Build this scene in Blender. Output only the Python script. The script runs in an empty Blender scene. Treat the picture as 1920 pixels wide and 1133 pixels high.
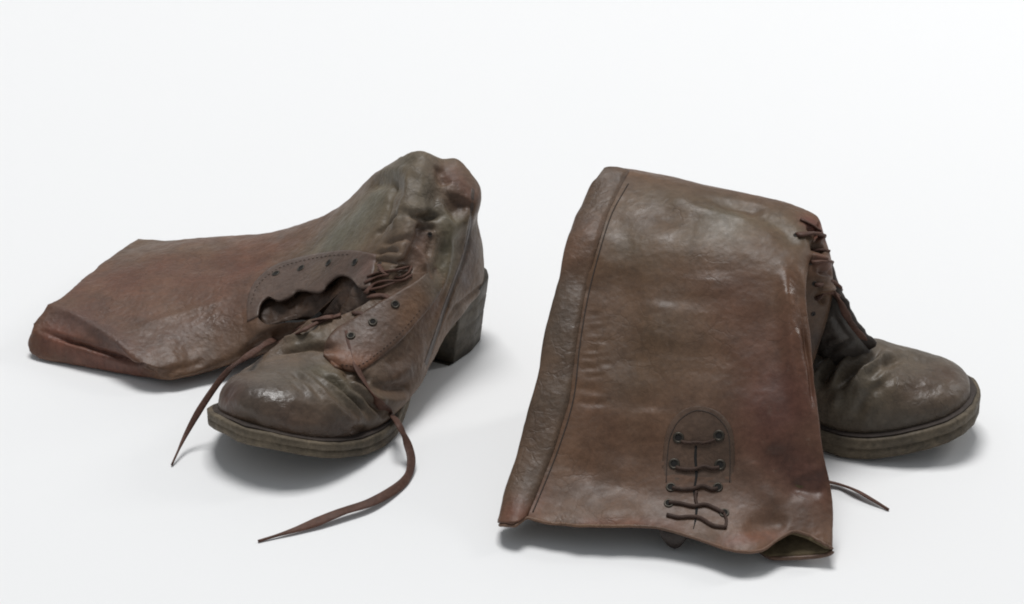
import bpy, math, random
import numpy as np
from mathutils import Vector
from mathutils.bvhtree import BVHTree

# ------------------------------------------------------------------ camera, light, exposure
CM = 0.01
PITCH = math.radians(25.0)
DIST = 150.0
FPX = 3750.0                      # focal length in pixels of the 1920 px wide picture
sc = bpy.context.scene
col = sc.collection
cam_data = bpy.data.cameras.new("camera")
cam = bpy.data.objects.new("camera", cam_data)
col.objects.link(cam)
CAMP = np.array([0.0, -DIST*math.cos(PITCH), DIST*math.sin(PITCH)])
cam.location = CAMP*CM
cam.rotation_euler = (math.radians(90)-PITCH, 0, 0)
cam_data.sensor_width = 36.0
cam_data.lens = FPX/1920*36.0
cam_data.clip_start = 0.05
cam_data.clip_end = 100
sc.camera = cam
sc.view_settings.view_transform = 'Standard'
sc.view_settings.look = 'None'
sc.view_settings.exposure = 0.0
sc.view_settings.gamma = 1.0
sc.render.engine = 'CYCLES'
sc.cycles.filter_width = 1.9
sc.cycles.max_bounces = 8
w = bpy.data.worlds.new("World"); sc.world = w; w.use_nodes = True
bg = w.node_tree.nodes["Background"]
bg.inputs[0].default_value = (0.90, 0.95, 1.0, 1); bg.inputs[1].default_value = 0.29

def area(name, loc, target, sx, sy, power, colr=(1, 1, 1)):
    d = bpy.data.lights.new(name, 'AREA'); d.shape = 'RECTANGLE'; d.size = sx; d.size_y = sy
    d.energy = power; d.color = colr
    o = bpy.data.objects.new(name, d); col.objects.link(o)
    o.location = loc
    o.rotation_euler = (Vector(target)-Vector(loc)).to_track_quat('-Z', 'Y').to_euler()
    return o
area("softbox_overhead", (-0.45, 2.5, 9.6), (0, -0.25, 0), 3.9, 3.3, 805, (1.0, 0.997, 0.992))
area("softbox_side", (2.2, 0.9, 1.6), (0.1, -0.2, 0.05), 0.3, 1.0, 12, (1.0, 0.99, 0.97))

# ------------------------------------------------------------------ helpers: projection
SP, CP = math.sin(PITCH), math.cos(PITCH)
def ray(u, v):
    a = (np.asarray(u, float)-960)/FPX; b = (566.5-np.asarray(v, float))/FPX
    return np.stack([a, CP+b*SP, -SP+b*CP], -1)
def K(u, v, z=0.0):
    """point at height z (cm) seen at picture position u, v"""
    d = ray(u, v); t = (z-CAMP[2])/d[..., 2]
    return CAMP+d*np.expand_dims(t, -1) if d.ndim > 1 else CAMP+d*t
def proj(P):
    q = np.asarray(P)-CAMP
    zc = q[..., 1]*CP-q[..., 2]*SP
    yc = q[..., 1]*SP+q[..., 2]*CP
    return np.stack([960+FPX*q[..., 0]/zc, 566.5-FPX*yc/zc], -1)

# ------------------------------------------------------------------ helpers: curves, lofts
def catmull(P, n, closed=False):
    P = np.asarray(P, float); m = len(P)
    if closed:
        t = np.linspace(0, m, n, endpoint=False)
    else:
        t = np.linspace(0, m-1, n)
    i = np.floor(t).astype(int)
    if not closed: i = np.minimum(i, m-2)
    f = (t-i).reshape([-1]+[1]*(P.ndim-1))
    g = (lambda k: P[k % m]) if closed else (lambda k: np.where(((k < 0)).reshape(f.shape), 2*P[0]-P[1], np.where((k > m-1).reshape(f.shape), 2*P[-1]-P[-2], P[np.clip(k, 0, m-1)])))
    a, b, c, d = g(i-1), g(i), g(i+1), g(i+2)
    return 0.5*(2*b+(c-a)*f+(2*a-5*b+4*c-d)*f*f+(3*b-a-3*c+d)*f**3)
def dense(poly, step):
    P = catmull(poly, max(8, len(poly)*12))
    L = np.r_[0, np.cumsum(np.linalg.norm(np.diff(P, axis=0), axis=1))]
    n = max(4, int(L[-1]/step))
    s = np.linspace(0, L[-1], n)
    return np.stack([np.interp(s, L, P[:, k]) for k in range(P.shape[1])], -1)
def V(*a): return np.array(a, float)
def spow(x, p): return np.sign(x)*np.abs(x)**p

def ringloft(rings, n_around, n_along, px=1.0, pz=1.0, pzn=None, pxn=None):
    """rings: (F, N, T, B, W): two edge points, top and bottom bulge, bow"""
    R = np.array([[np.asarray(q, float) for q in r] for r in rings])        # m,5,3
    R = catmull(R, n_along)
    th = np.linspace(0, 2*np.pi, n_around, endpoint=False)
    pxe = np.where(np.cos(th) < 0, px if pxn is None else pxn, px); c = (np.sign(np.cos(th))*np.abs(np.cos(th))**pxe)[None, :, None]; pe = pz+((pz if pzn is None else pzn)-pz)*np.clip(0.5-0.9*np.cos(th), 0, 1); s = (np.abs(np.sin(th))**pe)[None, :, None]
    up = (np.sin(th) >= 0)[None, :, None]
    F, N, T, B, W = [R[:, k][:, None, :] for k in range(5)]
    return (F+N)/2-(N-F)/2*c*(1.0)+np.where(up, T, B)*s+W*(1-np.abs(c)**1.35)           # rows, cols, 3 : theta=0 at F, pi at N

def grid_faces(m, n, closed=True, flip=False):
    f = []
    nn = n if closed else n-1
    for i in range(m-1):
        for j in range(nn):
            a, b = i*n+j, i*n+(j+1) % n
            q = (a, b, b+n, a+n)
            f.append(q[::-1] if flip else q)
    return f
def capped(G, flip=False):
    m, n, _ = G.shape
    v = np.vstack([G.reshape(-1, 3), G[0].mean(0), G[-1].mean(0)])
    f = grid_faces(m, n, True, flip)
    for j in range(n):
        q0 = (m*n, (j+1) % n, j); q1 = (m*n+1, (m-1)*n+j, (m-1)*n+(j+1) % n)
        f += [q0[::-1], q1[::-1]] if flip else [q0, q1]
    return v, f
def merge(*vf):
    vs, fs, k = [], [], 0
    for v, f in vf:
        vs.append(v); fs += [tuple(i+k for i in q) for q in f]; k += len(v)
    return np.vstack(vs), fs

# ------------------------------------------------------------------ helpers: meshes
def me_new(v, f):
    me = bpy.data.meshes.new("m"); me.from_pydata(np.asarray(v).tolist(), [], [tuple(int(i) for i in q) for q in f]); me.update(); return me
def arrays(me):
    v = np.empty(len(me.vertices)*3); me.vertices.foreach_get('co', v)
    return v.reshape(-1, 3), [tuple(p.vertices) for p in me.polygons]
def evaluated(v, f, mods):
    me = me_new(v, f); o = bpy.data.objects.new("tmp", me); col.objects.link(o)
    for t, kw in mods:
        m = o.modifiers.new(t, t)
        for k, val in kw.items(): setattr(m, k, val)
    dg = bpy.context.evaluated_depsgraph_get(); dg.update()
    me2 = bpy.data.meshes.new_from_object(o.evaluated_get(dg))
    out = arrays(me2)
    bpy.data.objects.remove(o); bpy.data.meshes.remove(me); bpy.data.meshes.remove(me2)
    return out
def fix_normals(v, f):
    import bmesh
    bm = bmesh.new(); me = me_new(v, f); bm.from_mesh(me)
    bmesh.ops.recalc_face_normals(bm, faces=bm.faces); bm.to_mesh(me); bm.free()
    out = arrays(me); bpy.data.meshes.remove(me); return out
def edges_of(f):
    e = set()
    for q in f:
        for i in range(len(q)):
            a, b = q[i], q[(i+1) % len(q)]; e.add((a, b) if a < b else (b, a))
    return np.array(list(e))
def smooth(v, f, n, lam=0.5, fixed=None):
    e = edges_of(f); N = len(v)
    deg = np.bincount(e.ravel(), minlength=N).clip(1)[:, None]
    for _ in range(n):
        s = np.stack([np.bincount(e[:, 0], v[e[:, 1], k], N)+np.bincount(e[:, 1], v[e[:, 0], k], N) for k in range(3)], -1)
        nv = v+lam*(s/deg-v)
        if fixed is not None: nv[fixed] = v[fixed]
        v = nv
    return v
def vnormals(v, f):
    me = me_new(v, f); n = np.empty(len(v)*3); me.vertices.foreach_get('normal', n); bpy.data.meshes.remove(me)
    return n.reshape(-1, 3)
def tree(v, f): return BVHTree.FromPolygons([tuple(x) for x in v], f)
def cast(bvh, uv):
    """points and normals of the surface seen at picture positions uv (None where nothing is hit)"""
    out = []
    for u, vv in np.atleast_2d(uv):
        d = ray(u, vv); h = bvh.ray_cast(Vector(CAMP), Vector(d).normalized())
        if h[0] is None: out.append(None); continue
        n = np.array(h[1])
        if np.dot(n, d) > 0: n = -n
        out.append((np.array(h[0]), n))
    return out

def sculpt(v, f, strokes, gain=1.0):
    """strokes: (picture polyline, width cm, depth cm (negative = ridge), lip)"""
    b = tree(v, f); dv = np.zeros_like(v)
    for s in strokes:
        poly, wd, dep = s[:3]; dep = dep*gain; lip = s[3] if len(s) > 3 else 0.0
        P = dense(poly, 6.0) if len(poly) > 1 else np.array(poly, float)
        hits = [h for h in cast(b, P) if h]
        if not hits: continue
        Q = np.array([h[0] for h in hits]); Nn = np.array([h[1] for h in hits])
        if len(Q) > 2:
            Nn[1:-1] = (Nn[:-2]+2*Nn[1:-1]+Nn[2:])/4
            q2, n2 = [Q[0]], [Nn[0]]
            for i in range(1, len(Q)):
                g_ = np.linalg.norm(Q[i]-Q[i-1]); k = int(min(g_/0.08, 40)) if g_ < 3 else 0
                for s_ in range(1, k+1): q2.append(Q[i-1]+(Q[i]-Q[i-1])*s_/(k+1)); n2.append(Nn[i-1]+(Nn[i]-Nn[i-1])*s_/(k+1))
                q2.append(Q[i]); n2.append(Nn[i])
            Q, Nn = np.array(q2), np.array(n2); Nn /= np.linalg.norm(Nn, axis=1)[:, None]
        taper = np.ones(len(Q))
        if len(Q) > 5:
            t = np.linspace(0, 1, len(Q)); taper = np.clip(np.minimum(t, 1-t)*5, 0.15, 1)
        lo, hi = Q.min(0)-3.2*wd, Q.max(0)+3.2*wd
        idx = np.where(((v > lo) & (v < hi)).all(1))[0]
        if not len(idx): continue
        D = np.linalg.norm(v[idx][:, None]-Q[None], axis=2); k = D.argmin(1); d = D[np.arange(len(idx)), k]
        a = -dep*np.exp(-(d/wd)**2)+lip*dep*np.exp(-((d-2.0*wd)/(0.8*wd))**2)
        dv[idx] += Nn[k]*(a*taper[k])[:, None]
    return v+dv

def vnoise(P, scale, seed=0, octaves=3):
    """smooth value noise in -1..1"""
    rng = np.random.RandomState(seed); tot = np.zeros(len(P)); amp = 1.0; norm = 0
    for o in range(octaves):
        T = rng.rand(16, 16, 16)*2-1
        q = P*scale*(2**o)+rng.rand(3)*16; i = np.floor(q).astype(int); t = q-i; t = t*t*(3-2*t)
        r = 0
        for a in (0, 1):
            for bb in (0, 1):
                for c in (0, 1):
                    r = r+T[(i[:, 0]+a) % 16, (i[:, 1]+bb) % 16, (i[:, 2]+c) % 16]*(t[:, 0] if a else 1-t[:, 0])*(t[:, 1] if bb else 1-t[:, 1])*(t[:, 2] if c else 1-t[:, 2])
        tot += amp*r; norm += amp; amp *= 0.5
    return tot/norm

def colours(v, f, base, blobs, seed=1):
    """tone of the worn leather, per vertex: base + hand-placed patches (picture pos, radius cm, colour, strength)"""
    b = tree(v, f); c = np.tile(np.array(base, float), (len(v), 1))
    wob = vnoise(v, 0.45, seed, 3)[:, None]*0.6
    gl = np.ones(len(v))
    for bl in blobs:
        poly, rad, cl, st = bl[:4]
        P = dense(poly, 12) if len(poly) > 1 else np.array(poly, float)
        hits = [h[0] for h in cast(b, P) if h]
        if not hits: continue
        Q = np.array(hits)
        d = np.full(len(v), 1e9)
        for q in Q: d = np.minimum(d, np.linalg.norm(v-q, axis=1))
        a = np.clip(st*np.exp(-(d/rad)**2)[:, None]*(1+wob), 0, 1)
        c = c*(1-a)+np.array(cl)*(V(1, 1, 1) if cl in (RED, BRN, OLV, DRK, VMP) else V(1.15, .97, .84))*a
        if len(bl) > 4: gl *= 1-bl[4]*np.exp(-(d/rad)**2)
    c *= 1+0.11*vnoise(v, 1.3, seed+5, 4)[:, None]
    c += c*np.array([0.07, 0.0, -0.04])*vnoise(v, 0.35, seed+9, 2)[:, None]
    return np.c_[np.clip(c, 0.004, 1), gl]

def obj(name, v, f, mat, parent=None, tint=None, flat=False, mods=()):
    me = me_new(np.asarray(v)*CM, f); me.name = name
    o = bpy.data.objects.new(name, me); col.objects.link(o)
    me.materials.append(mat)
    if not flat: me.polygons.foreach_set('use_smooth', [True]*len(me.polygons))
    if tint is not None:
        at = me.color_attributes.new("tint", 'FLOAT_COLOR', 'POINT')
        at.data.foreach_set('color', tint.ravel())
    for t, kw in mods:
        m = o.modifiers.new(t, t)
        for k, val in kw.items(): setattr(m, k, val)
    if parent is not None: o.parent = parent; o.matrix_parent_inverse = parent.matrix_world.inverted()
    return o
def thing(name, loc, label, cat, group=None):
    e = bpy.data.objects.new(name, None); col.objects.link(e); e.location = np.array(loc)*CM
    e['label'] = label; e['category'] = cat
    if group: e['group'] = group
    bpy.context.view_layer.update()
    return e

# ------------------------------------------------------------------ materials
def leather(name, base=None, rough=0.5, bump=0.45, grain=260, var=0.26, spec=0.38):
    m = bpy.data.materials.new(name); m.use_nodes = True
    nt = m.node_tree; N = nt.nodes; L = nt.links; bs = N["Principled BSDF"]
    tc = N.new('ShaderNodeTexCoord')
    def noise(scale, detail, r=0.6, dist=0.0):
        n = N.new('ShaderNodeTexNoise'); n.inputs['Scale'].default_value = scale; n.inputs['Detail'].default_value = detail
        n.inputs['Roughness'].default_value = r; n.inputs['Distortion'].default_value = dist
        L.new(tc.outputs['Object'], n.inputs['Vector']); return n
    def ramp(src, lo, hi, p0=0.3, p1=0.7):
        r = N.new('ShaderNodeMapRange'); r.inputs['From Min'].default_value = p0; r.inputs['From Max'].default_value = p1
        r.inputs['To Min'].default_value = lo; r.inputs['To Max'].default_value = hi
        L.new(src, r.inputs['Value']); return r.outputs['Result']
    if base is None:
        at = N.new('ShaderNodeVertexColor'); at.layer_name = "tint"; csrc = at.outputs['Color']; gsrc = at.outputs['Alpha']
    else:
        rgb = N.new('ShaderNodeRGB'); rgb.outputs[0].default_value = (*base, 1); csrc = rgb.outputs[0]; gsrc = None
    n1 = noise(45, 6, 0.65, 0.4); n2 = noise(330, 4, 0.6); n3 = noise(55, 6, 0.7, 0.6)
    mx = N.new('ShaderNodeMath'); mx.operation = 'MULTIPLY'
    L.new(ramp(n1.outputs[0], 1-var, 1+var), mx.inputs[0]); L.new(ramp(n2.outputs[0], 1-var*0.5, 1+var*0.5), mx.inputs[1])
    vm = N.new('ShaderNodeVectorMath'); vm.operation = 'SCALE'
    L.new(csrc, vm.inputs[0]); L.new(mx.outputs[0], vm.inputs['Scale'])
    L.new(vm.outputs[0], bs.inputs['Base Color'])
    rsrc = ramp(n3.outputs[0], rough-0.12, rough+0.14)
    if gsrc is not None:
        rm = N.new('ShaderNodeMath'); rm.operation = 'MULTIPLY'; L.new(rsrc, rm.inputs[0]); L.new(gsrc, rm.inputs[1]); rsrc = rm.outputs[0]
    L.new(rsrc, bs.inputs['Roughness'])
    bs.inputs['Specular IOR Level'].default_value = spec
    cr = N.new('ShaderNodeTexVoronoi'); cr.feature = 'DISTANCE_TO_EDGE'; cr.inputs['Scale'].default_value = 75
    wv = noise(60, 3, 0.6); wa = N.new('ShaderNodeVectorMath'); wa.operation = 'MULTIPLY_ADD'
    wa.inputs[1].default_value = (0.02, 0.02, 0.02); L.new(wv.outputs['Color'], wa.inputs[0]); L.new(tc.outputs['Object'], wa.inputs[2])
    L.new(wa.outputs[0], cr.inputs['Vector'])
    crk = ramp(cr.outputs['Distance'], 0.0, 1.0, 0.0, 0.07)
    msk = ramp(noise(22, 3).outputs[0], 0.0, 1.0, 0.45, 0.62)            # cracks only in some places
    ck = N.new('ShaderNodeMath'); ck.operation = 'MAXIMUM'; im = N.new('ShaderNodeMath'); im.operation = 'SUBTRACT'; im.inputs[0].default_value = 1.0
    L.new(msk, im.inputs[1]); L.new(im.outputs[0], ck.inputs[1]); L.new(crk, ck.inputs[0])
    dus = ramp(noise(140, 6, 0.75).outputs[0], 0.0, 0.35, 0.60, 0.78)     # dusty scuffs
    mxd = N.new('ShaderNodeMix'); mxd.data_type = 'RGBA'; L.new(dus, mxd.inputs['Factor']); L.new(vm.outputs[0], mxd.inputs['A']); mxd.inputs['B'].default_value = (0.20, 0.165, 0.13, 1)
    crs = N.new('ShaderNodeVectorMath'); crs.operation = 'SCALE'; L.new(mxd.outputs['Result'], crs.inputs[0]); L.new(ramp(ck.outputs[0], 0.86, 1.0, 0, 1), crs.inputs['Scale'])
    L.new(crs.outputs[0], bs.inputs['Base Color'])
    vo = N.new('ShaderNodeTexVoronoi'); vo.inputs['Scale'].default_value = grain; vo.distance = 'EUCLIDEAN'
    L.new(tc.outputs['Object'], vo.inputs['Vector'])
    ad = N.new('ShaderNodeMath'); ad.operation = 'MULTIPLY_ADD'; ad.inputs[1].default_value = 0.35
    L.new(vo.outputs['Distance'], ad.inputs[0]); L.new(ramp(n1.outputs[0], 0.0, 0.5, 0, 1), ad.inputs[2])
    ad2 = N.new('ShaderNodeMath'); ad2.operation = 'MULTIPLY_ADD'; ad2.inputs[1].default_value = 0.5
    L.new(n2.outputs[0], ad2.inputs[0]); L.new(ad.outputs[0], ad2.inputs[2])
    ad3 = N.new('ShaderNodeMath'); ad3.operation = 'MULTIPLY_ADD'; ad3.inputs[1].default_value = 0.22
    L.new(ck.outputs[0], ad3.inputs[0]); L.new(ad2.outputs[0], ad3.inputs[2])
    bp = N.new('ShaderNodeBump'); bp.inputs['Strength'].default_value = bump; bp.inputs['Distance'].default_value = 0.0016
    L.new(ad3.outputs[0], bp.inputs['Height']); L.new(bp.outputs[0], bs.inputs['Normal'])
    return m
def plain(name, c, rough=0.6, metal=0.0):
    m = bpy.data.materials.new(name); m.use_nodes = True; b = m.node_tree.nodes["Principled BSDF"]
    b.inputs['Base Color'].default_value = (*c, 1); b.inputs['Roughness'].default_value = rough; b.inputs['Metallic'].default_value = metal
    return m
M_UPPER = leather("worn_leather")
M_GLOSS = leather("worn_leather_polished", rough=0.46, bump=0.20, spec=0.25)
M_SOLE = leather("sole_leather", (0.098, 0.077, 0.052), 0.65, 0.6, 180, 0.5, 0.3)
M_HEEL = leather("heel_leather", (0.062, 0.050, 0.035), 0.6, 0.5, 180, 0.5, 0.35)
M_LACE = leather("lace_leather", (0.088, 0.043, 0.030), 0.65, 0.4, 400, 0.3, 0.3)
M_LINING = leather("lining_leather", (0.10, 0.075, 0.042), 0.8, 0.4, 200, 0.3, 0.2)
M_TONGUE = leather("tongue_leather", (0.04, 0.03, 0.025), 0.7, 0.4, 200, 0.3, 0.3)
M_EYE = plain("eyelet_metal", (0.05, 0.042, 0.032), 0.45, 0.6)
M_HOLE_SHADE = plain("hole_shade", (0.006, 0.005, 0.004), 0.9)  # near-black colour standing in for shade inside holes and gaps
M_STITCH = plain("stitch_thread", (0.04, 0.027, 0.02), 0.9)
RED, BRN, OLV, DRK, VMP = (0.112, 0.040, 0.022), (0.112, 0.066, 0.037), (0.120, 0.102, 0.068), (0.038, 0.026, 0.02), (0.092, 0.072, 0.052)

# ------------------------------------------------------------------ setting: white paper sweep
gm = bpy.data.materials.new("white_paper"); gm.use_nodes = True
b_ = gm.node_tree.nodes["Principled BSDF"]; b_.inputs['Roughness'].default_value = 0.9; b_.inputs['Specular IOR Level'].default_value = 0.1
nz = gm.node_tree.nodes.new('ShaderNodeTexNoise'); nz.inputs['Scale'].default_value = 3.0; nz.inputs['Detail'].default_value = 4
mr = gm.node_tree.nodes.new('ShaderNodeMapRange'); mr.inputs['To Min'].default_value = 0.815; mr.inputs['To Max'].default_value = 0.83
cc = gm.node_tree.nodes.new('ShaderNodeCombineColor')
gm.node_tree.links.new(nz.outputs[0], mr.inputs[0])
for k in range(3): gm.node_tree.links.new(mr.outputs[0], cc.inputs[k])
gm.node_tree.links.new(cc.outputs[0], b_.inputs['Base Color'])
prof = [(-260, 0), (340, 0)]+[(340+60*math.sin(a), 60-60*math.cos(a)) for a in np.linspace(0.1, math.pi/2, 12)]+[(400, 220)]
gv = np.array([[x, y, z] for y, z in prof for x in (-330, 330)])
gf = [(2*i, 2*i+1, 2*i+3, 2*i+2) for i in range(len(prof)-1)]
g = obj("backdrop", gv, gf, gm); g['kind'] = 'structure'

# ------------------------------------------------------------------ generic boot pieces
class Foot:
    """foot frame: heel back point, direction, length; sole outline and heights as functions of t = 0 (heel) .. 1 (toe)"""
    def __init__(s, hb, d, L, spring, roll=None, wl=1.0, wr=1.0, sh=1.0):
        s.hb = V(*hb, 0); s.d = V(*d, 0)/np.linalg.norm(d); s.n = V(-s.d[1], s.d[0], 0)   # n = left of walking direction
        s.L = L; s.spring = spring; s.wl, s.wr = wl, wr; s.roll = roll or (lambda t: 0); s.sh = sh
    T = [0, .012, .035, .08, .15, .25, .35, .45, .55, .65, .72, .80, .87, .92, .96, .985, 1.0]
    HW = [0, 1.25, 2.1, 2.9, 3.3, 3.2, 2.95, 3.15, 3.95, 4.65, 4.85, 4.72, 4.3, 3.75, 2.85, 1.75, 0]
    def hw(s, t): return np.interp(t, s.T, s.HW)
    def zb(s, t): return catint(t, *s.spring)
    def at(s, t, lat, h, bot=None):
        """lat: -1..1 from right to left edge scaled by half width"""
        t = np.asarray(t, float); z = s.zb(t)+np.asarray(h)
        p = s.hb+np.multiply.outer(t*s.L, s.d)+np.multiply.outer(np.asarray(lat, float), s.n)
        p = np.array(p); p[..., 2] = z+np.asarray(lat)*s.roll(t); return p
def catint(t, X, Y):
    """smooth monotone-ish interpolation"""
    X = np.array(X, float); Y = np.array(Y, float); t = np.asarray(t, float)
    m = np.gradient(Y, X); i = np.clip(np.searchsorted(X, t)-1, 0, len(X)-2)
    h = X[i+1]-X[i]; s = np.clip((t-X[i])/h, 0, 1)
    return (2*s**3-3*s**2+1)*Y[i]+(s**3-2*s**2+s)*h*m[i]+(-2*s**3+3*s**2)*Y[i+1]+(s**3-s**2)*h*m[i+1]
def outline(ft, scale=1.0, t0=0.0, t1=1.0, n=70, grow=0.0):
    a = np.linspace(0, math.pi, n); t = t0+(t1-t0)*(1-np.cos(a))/2
    w_ = ft.hw(t)*scale
    return t, w_
def slab(ft, h0, h1, grow=0.0, t0=0.0, t1=1.0, seed=3, wear=0.04, layers=3):
    """a plate following the sole outline between heights h0 and h1 above the sole's underside, with rounded edges"""
    n, k = 90, 9
    t, wd = outline(ft, 1.0, t0, t1, n)
    tt = np.clip(t+np.clip((t-0.4)*1.7, 0, 1)*grow/ft.L, -0.1, 1.1)
    gr = np.interp(t, [0, .3, .5, .65, 1], [-.3/.42, -.2/.42, .3, 1, 1])*grow
    rows = []
    prof = [(0.93, h0), (0.985, h0+0.02)]
    for q in range(layers):
        a = h0+(h1-h0)*(q+0.12)/layers; b = h0+(h1-h0)*(q+0.88)/layers
        prof += [(1.0, a), (1.0, b)]+([(0.982, h0+(h1-h0)*(q+1)/layers)] if q < layers-1 else [])
    prof += [(0.985, h1-0.01), (0.93, h1)]
    loops = []
    for sc_, h in prof:
        L_ = np.array(ft.at(np.clip(tt*1, t0-0.02, 1.02), (wd*ft.wl+gr)*sc_, h)); R_ = np.array(ft.at(tt, -(wd*ft.wr+gr)*sc_, h))
        # pull the ends in by the same factor
        loop = np.vstack([L_, R_[::-1][1:-1]]); c = ft.at(0.5*(t0+t1), 0, h)
        loop[:, :2] = c[:2]+(loop[:, :2]-c[:2])*(1-(1-sc_)*0.25); loops.append(loop)
    G = np.array(loops)
    G += (vnoise(G.reshape(-1, 3), 0.8, seed, 3)*wear).reshape(G.shape[:2])[..., None]*V(0.7, 0.7, 0.5)
    m, nn, _ = G.shape; v = G.reshape(-1, 3); f = grid_faces(m, nn, True)
    # caps as strips between left and right
    def cap(row, flip):
        o = row*nn; fs = []
        for i in range(n-1):
            a = o+i; b = o+i+1
            c2 = o+(nn-i-1) if i+1 < n-1 else o+n-1
            d2 = o+(nn-i) % nn if i > 0 else o
            q = []
            for z in (a, b, c2, d2):
                if z not in q: q.append(z)
            if len(q) > 2: fs.append(tuple(q[::-1] if flip else q))
        return fs
    f = f+cap(0, False)+cap(m-1, True)
    return fix_normals(v, f)

def heel_block(ft, z0, z1, t1, taper=0.86, seed=8):
    n = 40; a = np.linspace(0, 1, n)
    t = t1*(1-np.cos(a*math.pi/2)); wd = ft.hw(t)
    loops = []
    H = [(0.0, 0.94), (0.04, 0.985)]
    lifts = 4
    for q in range(lifts):
        H += [((q+0.10)/lifts, 1.0), ((q+0.90)/lifts, 1.0)]+([((q+1)/lifts, 0.985)] if q < lifts-1 else [])
    H += [(1.0, 1.0)]
    out = []
    for hh, s_ in H:
        k = 1.09*(taper+(1-taper)*hh)*s_
        z = z0+(z1-z0)*hh
        L_ = ft.at(t, wd*k, 0); R_ = ft.at(t, -wd*k, 0)
        loop = np.vstack([L_, R_[::-1][:-1]]); c = ft.at(t1*0.5, 0, 0)
        loop[:, :2] += -ft.d[:2]*(k-1)*ft.L*t1*0.5
        loop[:, 2] = z; loops.append(loop)
    G = np.array(loops); G[:, :, :2] += (vnoise(G.reshape(-1, 3), 0.9, seed, 3)*0.05).reshape(G.shape[:2])[..., None]
    # breast side subdivided straight: the closing edge between last left and first right
    v, f = capped(G)
    return fix_normals(v, f)

def upper_rings(ft, prof, n_around=120, n_along=120, inset=0.35, pz=0.8):
    """closed volume above the sole. prof: rows t, half width scale, height, top offset lateral"""
    P = np.array(prof, float); t = np.linspace(P[0, 0], P[-1, 0], n_along)
    ws = catint(t, P[:, 0], P[:, 1]); hh = catint(t, P[:, 0], P[:, 2]); off = catint(t, P[:, 0], P[:, 3]); of2 = catint(t, P[:, 0], P[:, 4])
    th = np.linspace(0, 2*np.pi, n_around, endpoint=False)
    rows = []
    for i, ti in enumerate(t):
        wd = ws[i]*ft.hw(ti)
        c = np.cos(th); s = np.sin(th)
        lat = wd*spow(c, 0.85)*np.where(s > 0, 1-0.0*s, 1)
        wl = np.where(lat > 0, lat*ft.wl, lat*ft.wr)+off[i]*np.clip(s, 0, 1)**1.5+of2[i]
        h = np.where(s > 0, hh[i]*np.abs(s)**pz, -0.5*np.abs(s)**0.6)
        rows.append(ft.at(np.full(n_around, ti), wl, ft.sh+0.12+h))
    return np.array(rows)

def ribbon(P, width, thick, up=None, n=None, twist=None, taper=True):
    """flat lace along 3D points P"""
    P = dense(P, 0.25); m = len(P)
    T = np.gradient(P, axis=0); T /= np.linalg.norm(T, axis=1)[:, None]+1e-9
    U = np.tile(V(0, 0, 1), (m, 1)) if up is None else up
    if twist is not None:
        tw = np.interp(np.linspace(0, 1, m), np.linspace(0, 1, len(twist)), twist)
    else: tw = np.zeros(m)
    S = np.cross(T, U); S /= np.linalg.norm(S, axis=1)[:, None]+1e-9
    U2 = np.cross(S, T)
    th = np.linspace(0, 2*np.pi, 10, endpoint=False)
    t = np.linspace(0, 1, m); wv = width*np.ones(m)
    wv *= 1+0.18*np.sin(t*23+P[:, 0])*np.sin(t*9+1)
    if taper: wv *= np.clip((1-t)*7, 0.3, 1)
    G = []
    for i in range(m):
        a = tw[i]; s2 = S[i]*math.cos(a)+U2[i]*math.sin(a); u2 = -S[i]*math.sin(a)+U2[i]*math.cos(a)
        G.append(P[i]+np.outer(spow(np.cos(th), 0.7)*wv[i]/2, s2)+np.outer(spow(np.sin(th), 0.9)*thick/2, u2))
    v, f = capped(np.array(G)); return fix_normals(v, f)

def path3d(bvh, pts, lift=0.12):
    """pts: (u, v) on the surface, or (u, v, z) free at height z"""
    out = []
    for p in pts:
        if len(p) == 2:
            h = cast(bvh, [p])[0]
            if h: out.append(h[0]+h[1]*lift)
        else: out.append(K(p[0], p[1], p[2]))
    return np.array(out)
def torus(c, n, R, r, nu=20, nv=8):
    n = n/np.linalg.norm(n); a = np.cross(n, V(0, 0, 1)+n*0.01+V(0.1, 0, 0)); a /= np.linalg.norm(a); b = np.cross(n, a)
    G = []
    for i in range(nu):
        p = 2*math.pi*i/nu; e = a*math.cos(p)+b*math.sin(p)
        G.append([c+e*(R+r*math.cos(q))+n*r*0.8*math.sin(q) for q in np.linspace(0, 2*np.pi, nv, endpoint=False)])
    G = np.array(G); v = G.reshape(-1, 3); f = []
    for i in range(nu):
        for j in range(nv):
            f.append((i*nv+j, ((i+1) % nu)*nv+j, ((i+1) % nu)*nv+(j+1) % nv, i*nv+(j+1) % nv))
    return fix_normals(v, f)
def disc(c, n, R, k=16):
    n = n/np.linalg.norm(n); a = np.cross(n, V(0.1, 0, 1)); a /= np.linalg.norm(a); b = np.cross(n, a)
    v = [c+a*R*math.cos(2*math.pi*i/k)+b*R*math.sin(2*math.pi*i/k) for i in range(k)]
    return np.array(v), [tuple(range(k))]
def eyelet(bvh, uv, parent, R=0.23, r=0.075, lift=0.03, metal=True):
    h = cast(bvh, [uv])[0]
    if not h: return
    c, n = h
    v, f = torus(c+n*lift, n, R if metal else R*0.8, r)
    e = obj("eyelet", v, f, M_EYE if metal else M_TONGUE, parent)
    v, f = disc(c+n*(lift+0.012), n, R*0.92); obj("hole_shade", v, f, M_HOLE_SHADE, e)  # dark disc on the leather, painted shade of the eyelet's opening
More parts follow.
